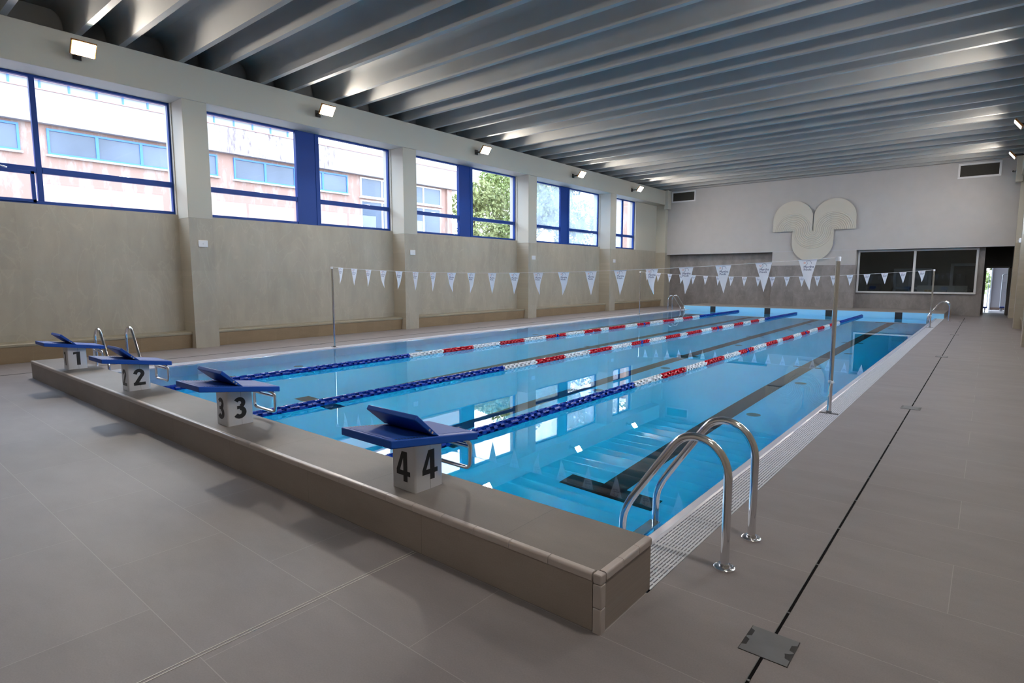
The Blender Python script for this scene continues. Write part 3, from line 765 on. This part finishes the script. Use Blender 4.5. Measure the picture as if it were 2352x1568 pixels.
# ================================================================== floodlights on the beams
def flood(side, x, y, z, label):
    s = 1 if side == 'left' else -1      # s: direction into the hall
    root = thing('floodlight', label, 'floodlight', (x, y, z), group='warm floodlights on the %s beam' % side)
    # body tilted so that its lit face looks down into the hall
    M = Matrix.Rotation(s * math.radians(38), 4, 'Y')
    m = MB(); m.obox(Matrix.Translation((0, 0, 0)) @ M, .05, .40, .28); m.build('housing', M_lampbody, root, bevel=.008)
    m = MB(); m.obox(M @ Matrix.Translation((s * .027, 0, 0)), .004, .35, .24); m.build('lit_panel', M_lamp if s == 1 else M_lamp_r, root)
    xb = (XC_L + .02 if s == 1 else XC_R - .02) - x
    m = MB()
    for k in (-.1, .1): m.tube([(-.03*s, k, 0), (-.12*s, k*.6, -.02), (xb, k*.3, -.03)], .013, 8)
    m.box(min(xb, xb + s*.02), max(xb, xb + s*.02), -.07, .07, -.10, .06); m.build('bracket_arm', M_black2, root)
for (y, lab) in ((3.6, 'glaring floodlight above the first window'), (8.72, 'glaring floodlight above the second window'), (14.7, 'glaring floodlight above the third window'), (20.6, 'glaring floodlight above the fourth window'), (25.75, 'small glaring floodlight above the fifth window')):
    flood('left', -13.25, y, 5.80, lab)
for (y, lab) in ((21.6, 'bar-like floodlight cut by the picture edge, higher of the two'), (26.9, 'bar-like floodlight above the security camera'), (15.2, 'floodlight on the door-side beam, third from the doorway'), (9, 'floodlight on the door-side beam beside the pool middle'), (3, 'floodlight on the door-side beam beside the ledge'), (-2.45, 'extra unseen floodlight added behind the viewpoint on the door side')):  # the last one is an added lamp, out of view, lighting the near end
    flood('right', .33, y, 5.80, lab)

# ================================================================== fittings on the walls
def wallbox(y, dy, label):
    root = thing('wall_box', label, 'wall box', (XC_L, y, 2.345), group='white boxes on the pillars')
    m = MB(); m.box(0, .03, -dy, dy, -.075, .075); m.build('cover', M_white, root, bevel=.008)
    m = MB(); m.lathe([(0, .03), (.012, .03), (.010, .036), (0, .036)], 12, (0, 0, 0), 'x'); m.build('button', M_whitepaint, root)
wallbox(5.70, .10, 'white box on the pillar nearest the starting blocks'); wallbox(11.83, .10, 'white box on the pillar between the second and third windows')
wallbox(17.93, .115, 'white box on the pillar between the third and fourth windows'); wallbox(24.19, .10, 'white box on the pillar beside the fifth window')

def vent(x0, x1, z0, z1, label):
    root = thing('air_vent', label, 'vent', (0, YU, 0), group='air vents in the far wall')
    f = .075
    m = MB(); m.box(x0, x1, -.03, 0, z0, z0 + f); m.box(x0, x1, -.03, 0, z1 - f, z1); m.box(x0, x0 + f, -.03, 0, z0 + f, z1 - f); m.box(x1 - f, x1, -.03, 0, z0 + f, z1 - f); m.build('frame', M_whitepaint, root, bevel=.005)
    m = MB(); m.box(x0 + f, x1 - f, -.006, 0, z0 + f, z1 - f); m.build('backing', M_dark, root)
    m = MB(); z = z0 + f + .02
    while z < z1 - f - .01:
        m.prism([(-.022, z), (-.006, z + .022), (-.004, z + .020), (-.020, z - .002)], 'x', x0 + f, x1 - f); z += .035
    m.build('louvres', M_vent, root)
vent(-13.50, -12.18, 5.55, 6.13, 'white framed air vent beside the window-side beam')
vent(-1.28, .08, 5.53, 6.12, 'white framed air vent above the office window')

# relief sculpture
def relief():
    root = thing('wall_relief', 'large cream plaster relief of three joined arches with curved grooves', 'wall art', (-6.49, YU - .10, 0))
    k = 1.0328; R_ = .872; zc = lambda z: CAM_H + (z - CAM_H) * k
    zb = zc(3.675); zt = zc(4.19); zl = zc(3.15)
    g = .02
    def semi(cx, cz, r, a0, a1, n=28): return [(cx + r*math.cos(math.radians(a0 + (a1-a0)*i/n)), cz + r*math.sin(math.radians(a0 + (a1-a0)*i/n))) for i in range(n+1)]
    r = R_ - g/2
    pts = [(-2*R_, zb)] + semi(-R_, zt, R_, 180, 0)[:] 
    pts = [(-2*R_ + .0, zb)] + [(x_ if x_ < -g else -g, z_) for x_, z_ in semi(-R_, zt, R_, 180, 0)] + [(-g, zb - .0), (0, zb - .02), (g, zb - .0)]
    pts += [(x_ if x_ > g else g, z_) for x_, z_ in semi(R_, zt, R_, 180, 0)] + [(2*R_, zb), (R_, zb)] + semi(0, zl, R_, 0, -180) + [(-R_, zb)]
    # triangulate as three simple parts sharing one mesh to keep it robust
    m = MB()
    A = [(-2*R_, zb)] + [(min(x_, -g), z_) for x_, z_ in semi(-R_, zt, R_, 180, 0)] + [(-g, zb)]
    Bp = [(g, zb)] + [(max(x_, g), z_) for x_, z_ in semi(R_, zt, R_, 180, 0)] + [(2*R_, zb)]
    C = [(-R_, zb)] + [(R_, zb)] + semi(0, zl, R_, 0, -180)
    for P in (A, Bp, C): m.prism(P, 'y', 0, .045)
    m.build('board', M_art, root)
    m = MB(); m.box(-1.3, -.4, .045, .10, zb + .2, zt); m.box(.4, 1.3, .045, .10, zb + .2, zt); m.box(-.5, .5, .045, .10, zl, zb); m.build('standoff', M_dark, root)
    # grooved bands: each follows arch - U - arch, rounded in section
    m = MB(); nb = 10; step = .79 / nb
    for b in range(nb):
        rb = .035 + step * (b + .5); path = semi(-R_, zb, rb, 180, 0, 24) + semi(0, zb, R_ - rb, 180, 360, 24)[1:] + semi(R_, zb, rb, 180, 0, 24)[1:]
        n_ = len(path); vs = []; sec = [(-.47, 0), (-.33, -.016), (0, -.022), (.33, -.016), (.47, 0)]
        for i, p in enumerate(path):
            a = path[max(0, i-1)]; c = path[min(n_-1, i+1)]; dx, dz = c[0]-a[0], c[1]-a[1]; l = math.hypot(dx, dz) or 1
            nx, nz = -dz/l, dx/l
            for (u, v) in sec: vs.append((p[0] + nx*u*step, v, p[1] + nz*u*step))
        fs = [(i*5+j, i*5+j+1, (i+1)*5+j+1, (i+1)*5+j) for i in range(n_-1) for j in range(4)] + [(0,1,2,3,4), tuple((n_-1)*5 + q for q in (4,3,2,1,0))]
        m.add(vs, fs)
    m.build('grooved_bands', M_art, root, smooth=True)
relief()

# security camera and sensor
r_ = thing('security_camera', 'small white security camera beside the right bracket of the far wall', 'camera', (.42, YU - .06, 5.66))
m = MB(); m.tube([(0, .06, 0), (0, -.10, -.02)], [.05, .045], 14); m.build('body', M_white, r_, smooth=True)
m = MB(); m.tube([(0, -.10, -.02), (0, -.12, -.022)], .035, 14); m.build('lens', M_black2, r_)
m = MB(); m.tube([(0, .06, 0), (.14, .06, 0)], .02, 8); m.build('arm', M_white, r_)
r_ = thing('motion_sensor', 'small white wall sensor on the pillar beside the doorway', 'sensor', (XC_R, 23.85, 2.72))
m = MB(); m.box(-.06, 0, -.06, .06, -.07, .07); m.build('case', M_white, r_, bevel=.012); m = MB(); m.lathe([(0, -.085), (.03, -.06), (.03, -.05), (0, -.05)], 12, (0, 0, 0), 'x'); m.build('lens', M_white, r_, smooth=True)

# ================================================================== office behind its window
ow = thing('window_20', None, None, (0, 0, 0)); struct(ow, 'long white framed office window in the far wall', 'window')
X0, X1, Z0, Z1, f = -4.66, -.39, .89, 2.78, .075
m = MB(); Yf = (YL - .07, YL + .05)
m.box(X0, X1, *Yf, Z0, Z0 + f); m.box(X0, X1, *Yf, Z1 - f, Z1); m.box(X0, X0 + f, *Yf, Z0 + f, Z1 - f); m.box(X1 - f, X1, *Yf, Z0 + f, Z1 - f); m.build('frame', M_whitepaint, ow, bevel=.005)
m = MB(); m.box(-2.575, -2.485, *Yf, Z0 + f, Z1 - f); m.build('mullion', M_whitepaint, ow, bevel=.005)
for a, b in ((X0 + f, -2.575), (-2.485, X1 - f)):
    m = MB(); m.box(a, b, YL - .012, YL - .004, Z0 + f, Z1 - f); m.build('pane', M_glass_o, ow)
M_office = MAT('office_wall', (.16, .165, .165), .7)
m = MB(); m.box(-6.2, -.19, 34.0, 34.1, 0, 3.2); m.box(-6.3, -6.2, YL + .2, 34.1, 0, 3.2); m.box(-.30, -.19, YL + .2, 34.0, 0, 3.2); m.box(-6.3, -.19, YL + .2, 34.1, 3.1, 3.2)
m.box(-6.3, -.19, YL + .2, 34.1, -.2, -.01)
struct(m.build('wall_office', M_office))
cab = thing('glass_cabinet', 'pale blue office cabinet with glazed doors', 'cabinet', (-2.85, 33.55, 0))
M_cab = MAT('cabinet_blue', (.52, .60, .66), .4); M_shelf = MAT('cabinet_inside', (.12, .14, .16), .5)
m = MB(); m.box(-.75, .75, 0, .4, 0, .08); m.box(-.75, -.72, 0, .4, .08, 1.98); m.box(.72, .75, 0, .4, .08, 1.98); m.box(-.75, .75, 0, .4, 1.95, 2.0); m.box(-.75, .75, .37, .4, .08, 1.95); m.build('carcass', M_cab, cab)
for sx in (-1, 1):
    a, b = (-.75, -.005) if sx < 0 else (.005, .75)
    m = MB(); m.box(a, a + .12, -.03, 0, .08, 1.97); m.box(b - .12, b, -.03, 0, .08, 1.97)
    for z in (.08, 1.0, 1.87): m.box(a, b, -.03, 0, z, z + .11)
    dr = m.build('door', M_cab, cab, bevel=.004)
    m = MB(); m.box(a + .1, b - .1, -.018, -.012, .15, 1.9); m.build('pane', M_glass, dr)
    m = MB(); m.box((b if sx < 0 else a) - .05*(sx < 0) + .02*(sx > 0), (b if sx < 0 else a) - .02*(sx < 0) + .05*(sx > 0), -.05, -.03, .95, 1.12); m.build('handle', M_black2, dr)
for z in (.5, 1.05, 1.5):
    m = MB(); m.box(-.72, .72, .02, .37, z, z + .02); m.build('shelf', M_cab, cab)
m = MB(); m.box(-1.3, -.34, 33.96, 34.0, 0, 2.12); dd = struct(m.build('door_2', M_office)); m = MB(); m.box(-1.42, -1.30, 33.9, 34.0, 0, 2.2); m.box(-1.42, -.31, 33.9, 34.0, 2.1, 2.22); m.build('door_frame', M_whitepaint, dd)
dk = thing('office_desk', 'office desk behind the glass with a low pale screen', 'desk', (-1.6, 31.6, 0))
m = MB(); m.box(-.9, .9, -.35, .35, .80, .84); m.build('desk_top', MAT('desk_wood', (.45, .42, .36), .5), dk); m = MB(); m.box(-.9, .9, .35, .38, .3, 1.22); m.build('privacy_screen', MAT('screen_cloth', (.5, .5, .48), .8), dk)
for sx in (-1, 1):
    for sy in (-1, 1): m = MB(); m.box(sx*.85 - .025, sx*.85 + .025, sy*.3 - .025, sy*.3 + .025, 0, .80); m.build('leg', M_whitepaint, dk)
b_ = thing('cardboard_box', 'small tan cardboard box on the office desk', 'box', (-2.05, 31.45, .84)); m = MB(); m.box(-.13, .13, -.1, .1, 0, .20); m.build('carton', MAT('cardboard', (.45, .32, .18), .8), b_, bevel=.004); m = MB(); m.box(-.02, .02, -.101, .101, .10, .201); m.build('tape', MAT('tape', (.55, .45, .3), .3), b_)
b_ = thing('document_tray', 'dark blue document tray beside the cardboard box', 'tray', (-1.62, 31.45, .84)); m = MB()
for z in (0, .07, .14): m.box(-.22, .22, -.12, .12, z, z + .006)
for sx in (-1, 1): m.box(sx*.22 - .006, sx*.22 + .006, -.12, .12, 0, .17)
m.build('trays', MAT('tray_blue', (.03, .05, .16), .4), b_)
b_ = thing('desk_monitor', 'dark desk monitor behind the office glass at its left end', 'monitor', (-4.1, 31.4, .84))
m = MB(); m.box(-.26, .26, -.02, .02, .12, .45); m.build('screen', M_black2, b_, bevel=.005); m = MB(); m.box(-.03, .03, -.015, .015, .0, .14); m.box(-.12, .12, -.09, .09, 0, .012); m.build('stand', M_black2, b_)
dk = thing('side_table', 'side table carrying the monitor behind the office glass', 'table', (-4.1, 31.5, 0)); m = MB(); m.box(-.5, .5, -.35, .35, .80, .84); m.build('table_top', MAT('table_grey', (.35, .35, .35), .5), dk)
for sx in (-1, 1):
    for sy in (-1, 1): m = MB(); m.box(sx*.45 - .02, sx*.45 + .02, sy*.3 - .02, sy*.3 + .02, 0, .80); m.build('leg', M_whitepaint, dk)
b_ = thing('paper_cup', 'small white cup on the office desk near the door', 'cup', (-.95, 31.4, .84)); m = MB(); m.lathe([(0, 0), (.03, 0), (.042, .11), (.045, .112), (.038, .112), (.028, .006), (0, .006)], 16); m.build('cup', M_white, b_, smooth=True)

# ================================================================== lobby with the doorway at the far right
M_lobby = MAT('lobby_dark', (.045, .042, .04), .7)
m = MB(); YD = 31.85
m.box(-.19, -.155, YD, YD + .12, 0, 3.2); m.box(.67, 1.75, YD, YD + .12, 0, 3.2); m.box(-.155, .67, YD, YD + .12, 1.99, 3.2)
m.box(-.19, 1.75, YL - .0, YD, 2.83, 2.95)
struct(m.build('wall_lobby', M_lobby))
m = MB(); m.box(-.155, -.11, YD - .03, YD + .14, 0, 2.03); m.box(.67 - .045, .74, YD - .03, YD + .14, 0, 2.03); m.box(-.155, .74, YD - .03, YD + .14, 1.975, 2.04)
m.box(.60, .64, YD + .14, YD + .95, .01, 1.97)
struct(m.build('door_1', M_door, bevel=.004))
# bright side room beyond
M_room = MAT('side_room_paint', (0.435, 0.4089, 0.4176), .6)
m = MB(); m.box(.12, 2.6, 36.6, 36.7, .12, 3.0); m.box(2.5, 2.6, YD + .12, 36.7, 0, 3.0); m.box(-.5, -.4, YD + .12, 34.1, 0, 3.0); m.box(-.32, -.19, 34.1, 36.6, 0, .06)
m.box(-.5, 2.6, YD + .12, 36.7, 3.0, 3.1)  # unseen ceiling, added so that open sky does not overlight the room
struct(m.build('wall_side_room', M_room))
m = MB(); m.box(.12, 2.6, 36.58, 36.6, 0, .12); struct(m.build('baseboard_far', MAT('skirting_brown', (.25, .17, .13), .5)))
m = MB(); m.box(.07, .12, 36.5, 36.72, 0, 3.0); m.build('reveal', M_whitepaint, None).name = 'trim_2'
struct(bpy.data.objects['trim_2'])
m = MB(); m.box(-3, 3, 33.5, 37.5, -.2, -.005); struct(m.build('floor_side_room', MAT('side_room_floor', (.5, .45, .43), .3)))
def roll_cage(x, y, rz, label):
    root = thing('roll_cage', label, 'roll cage', (x, y, 0), rz, group='wire roll cages in the side room')
    M_w = MAT('cage_wire', (.42, .44, .46), .4, .6) if rz == 0 else MAT('cage_wire_pale', (.45, .62, .70), .4)
    m = MB(); m.box(-.4, .4, -.3, .3, .16, .22); m.build('base', MAT('cage_base_blue', (.01, .03, .18), .4), root, bevel=.01)
    for sy in (-1, 1):
        m = MB()
        m.tube([(-.38, sy*.28, .22), (-.38, sy*.28, 1.66), (-.36, sy*.28, 1.71), (-.32, sy*.28, 1.73), (.32, sy*.28, 1.73), (.36, sy*.28, 1.71), (.38, sy*.28, 1.66), (.38, sy*.28, .22)], .014, 8)
        for i in range(26): z = .28 + i*.055; m.box(-.38, .38, sy*.28 - .003, sy*.28 + .003, z, z + .005)
        for i in range(9): xx = -.34 + i*.085; m.box(xx - .002, xx + .002, sy*.28 - .003, sy*.28 + .003, .22, 1.72)
        for z in (.95, 1.35): m.tube([(-.38, sy*.28, z), (.38, sy*.28, z)], .009, 6)
        m.build('wire_side', M_w, root)
    for sx in (-1, 1):
        for sy in (-1, 1):
            m = MB(); m.lathe([(0, -.015), (.055, -.015), (.055, .015), (0, .015)], 16, (sx*.33, sy*.22, .058), 'y'); m.build('wheel', M_whitepaint, root)
            m = MB(); m.box(sx*.33 - .02, sx*.33 + .02, sy*.22 - .024, sy*.22 + .024, .06, .16); m.build('wheel_fork', M_galv, root)
roll_cage(.86, 35.4, 0, 'grey wire roll cage on a blue base beyond the doorway')
roll_cage(-.28, 34.9, PI/2, 'pale blue wire roll cage at the left edge of the doorway')

# ================================================================== outside: school building, trees, ground
m = MB(); m.box(-120, XG_L - .25, -60, 140, -.4, -.25); m.box(XG_R + .25, 60, -60, 140, -.4, -.25); m.box(XG_L - .25, XG_R + .25, 37.5, 140, -.4, -.25)
struct(m.build('ground', MAT('ground_paving', (.38, .35, .36), .9, var=(.5, .1))))
def stained(name, col, stain, y_lo, y_hi, amt):
    """plaster with dark weather streaks under the parapet, only between two places along the wall"""
    mt = MAT(name, col, .8, bump=(20, .4, .01)); n = mt.node_tree; L = n.links; b = n.nodes['Principled BSDF']
    t = n.nodes.new('ShaderNodeTexCoord'); mp = n.nodes.new('ShaderNodeMapping'); mp.inputs['Scale'].default_value = (1, 1.3, .35)
    ns = n.nodes.new('ShaderNodeTexNoise'); ns.inputs['Scale'].default_value = 2.2; ns.inputs['Detail'].default_value = 9; ns.inputs['Roughness'].default_value = .75
    L.new(t.outputs['Object'], mp.inputs[0]); L.new(mp.outputs[0], ns.inputs['Vector'])
    s = n.nodes.new('ShaderNodeSeparateXYZ'); L.new(t.outputs['Object'], s.inputs[0])
    r1 = n.nodes.new('ShaderNodeMapRange'); r1.inputs[1].default_value = y_lo; r1.inputs[2].default_value = y_lo + 2; L.new(s.outputs['Y'], r1.inputs[0])
    r2 = n.nodes.new('ShaderNodeMapRange'); r2.inputs[1].default_value = y_hi - 2; r2.inputs[2].default_value = y_hi; r2.inputs[3].default_value = 1; r2.inputs[4].default_value = 0; L.new(s.outputs['Y'], r2.inputs[0])
    rn = n.nodes.new('ShaderNodeMapRange'); rn.inputs[1].default_value = .50; rn.inputs[2].default_value = .60; L.new(ns.outputs['Fac'], rn.inputs[0])
    a = n.nodes.new('ShaderNodeMath'); a.operation = 'MULTIPLY'; L.new(r1.outputs[0], a.inputs[0]); L.new(r2.outputs[0], a.inputs[1])
    c = n.nodes.new('ShaderNodeMath'); c.operation = 'MULTIPLY'; L.new(a.outputs[0], c.inputs[0]); L.new(rn.outputs[0], c.inputs[1])
    d = n.nodes.new('ShaderNodeMath'); d.operation = 'MULTIPLY'; L.new(c.outputs[0], d.inputs[0]); d.inputs[1].default_value = amt
    mx = n.nodes.new('ShaderNodeMixRGB'); L.new(d.outputs[0], mx.inputs[0]); mx.inputs[1].default_value = (*col, 1); mx.inputs[2].default_value = (*stain, 1)
    L.new(mx.outputs[0], b.inputs['Base Color']); return mt
M_par = stained('parapet_white', (0.33, 0.31, 0.305), (.12, .075, .08), 10.5, 19, .85)
M_pink = stained('pink_plaster', (0.345, 0.218, 0.175), (.39, .32, .285), -3, 40, .9)
M_pframe = MAT('school_frame_blue', (0.0522, 0.1914, 0.5394), .4); M_sglass = MAT('school_glass', (.11, .145, .20), .12, 0, .35, var=(.35, .3))
M_band = MAT('roof_band_panel', (0.2958, 0.3654, 0.4176), .4); M_wframe = MAT('school_frame_white', (0.6525, 0.6438, 0.6264), .5)
XB = -26.0
sch = thing('school_building', 'pink and white plastered building outside the windows, with blue framed window strips', 'building', (0, 0, 0))
m = MB(); m.box(XB - 9, XB, -22, 25.48, -.3, 6.95); m.build('wall', M_pink, sch)
m = MB(); m.box(XB - 9.3, XB + .28, -22.3, 26.2, 6.92, 8.02); m.build('parapet', M_par, sch)
m = MB(); m.box(XB - 9.3, XB + .31, -22.3, 26.2, 8.02, 8.06); m.build('coping', MAT('coping_red', (.45, .22, .2), .6), sch)
m = MB(); m.box(XB - 9, XB - .3, -22, 15.2, 8.0, 8.47); m.build('roof_band', M_band, sch)
m = MB(); m.box(XB - 9.2, XB - .15, -22, 15.3, 8.47, 8.58); m.build('roof_edge', M_wframe, sch)
m = MB()
for k in range(26): y = 15.1 - .85 * k; m.box(XB - .31, XB - .27, y - .03, y + .03, 8.05, 8.47)
m.build('roof_band_mullions', M_pframe, sch)
m = MB(); m.box(XB + .0, XB + .12, 25.2, 25.6, -.3, 6.9); m.build('corner_pier', M_pink, sch)
def school_window(y0, y1, z0, z1, div, mat, n=None):
    f = .07; m = MB(); Xs = (XB - .02, XB + .06)
    m.ringx(*Xs, y0, y1, z0, z1, f)
    for d in div: m.box(*Xs, d - .05, d + .05, z0 + f, z1 - f)
    w = m.build('window', mat, sch); g = MB(); g.box(XB, XB + .02, y0 + f, y1 - f, z0 + f, z1 - f); g.build('pane', M_sglass, w)
    s = MB(); s.box(XB, XB + .12, y0 - .06, y1 + .06, z0 - .06, z0); s.build('sill', M_wframe, w)
school_window(-.9, 5.0, 5.9, 6.83, (.6, 2.1, 3.55), M_pframe); school_window(5.76, 11.6, 5.9, 6.8, (7.25, 8.7, 10.15), M_pframe)
school_window(12.3, 18.15, 5.87, 6.8, (13.73, 15.2, 16.7), M_pframe); school_window(18.93, 24.76, 5.82, 6.85, (20.33, 21.8, 23.33), M_wframe)
school_window(-8, -1.7, 5.9, 6.83, (-6.4, -4.9, -3.3), M_pframe); school_window(18.93, 24.7, 4.1, 5.66, (20.33, 21.8, 23.33), M_wframe)
an = thing('annex_building', 'small pale pink annex seen through the fifth window', 'building', (-21.0, 39.5, 0)); m = MB(); m.box(-.5, .5, -1.5, 6, -.3, 7.4); m.build('wall', M_pink, an); m = MB(); m.box(-.65, .65, -1.65, 6.1, 7.4, 7.6); m.build('roof', M_wframe, an)

M_leaf = [MAT('leaf_%d' % i, c, .6) for i, c in enumerate([(.17, .22, .06), (.24, .27, .10), (.13, .19, .08)])]
M_bark = MAT('bark', (.12, .09, .07), .9)
def tree(x, y, h, w, mi, label, dens=1.0):
    root = thing('leafy_tree', label, 'tree', (x, y, -.25), group='trees beyond the school building')
    rr = random.Random(int(x*13 + y*7)); m = MB()
    m.tube([(0, 0, 0), (.1, .05, h*.25), (-.05, .1, h*.5), (.05, 0, h*.85)], [.22, .18, .12, .04], 8)
    blobs = []
    for k in range(int(14)):
        a = rr.uniform(0, 6.28); t = rr.uniform(.18, 1); rad = w * (1 - abs(t - .45)) * rr.uniform(.2, .75)
        c = Vector((rad*math.cos(a), rad*math.sin(a), h * t)); blobs.append((c, rr.uniform(.5, 1) * w * .42))
        m.tube([(0, 0, h*t*.75), tuple(c)], [.05, .015], 5)
    m.build('trunk', M_bark, root)
    f = MB(); vs, fs = [], []
    N = int(9000 * dens)
    for i in range(N):
        c, r = rr.choice(blobs); u = Vector((rr.gauss(0, 1), rr.gauss(0, 1), rr.gauss(0, 1))).normalized() * r * rr.uniform(.55, 1.05) ** .6
        p = c + u; s = rr.uniform(.09, .19)
        a = Vector((rr.gauss(0, 1), rr.gauss(0, 1), rr.gauss(0, 1))).normalized(); b = a.orthogonal().normalized()
        k = len(vs); vs += [p + a*s, p + b*s*.5, p - a*s, p - b*s*.5]; fs.append((k, k+1, k+2, k+3))
    f.add(vs, fs); f.build('foliage', M_leaf[mi], root, recalc=False)
TL = ['pale green tree beyond the corner of the school building', 'yellow-green bushy tree filling the right half of the third window', 'tall grey-green tree seen through the fourth window',
      'mid green tree seen through the dusty right pane of the fourth window', 'dark green tree behind the fifth window', 'green bush behind the trees at the window side']
tree(-31, 33, 9.5, 3.4, 1, TL[0]); tree(-27, 35.5, 10.2, 3.6, 0, TL[1]); tree(-30, 44, 12, 4.2, 2, TL[2]); tree(-26, 47, 12, 4.2, 0, TL[3]); tree(-24.5, 53, 12.5, 4, 2, TL[4], .8); tree(-36, 41, 11, 4.5, 0, TL[5])
tree(-.9, 41.5, 5.5, 2.2, 0, 'green tree glimpsed through the doorway at the far right', .6)
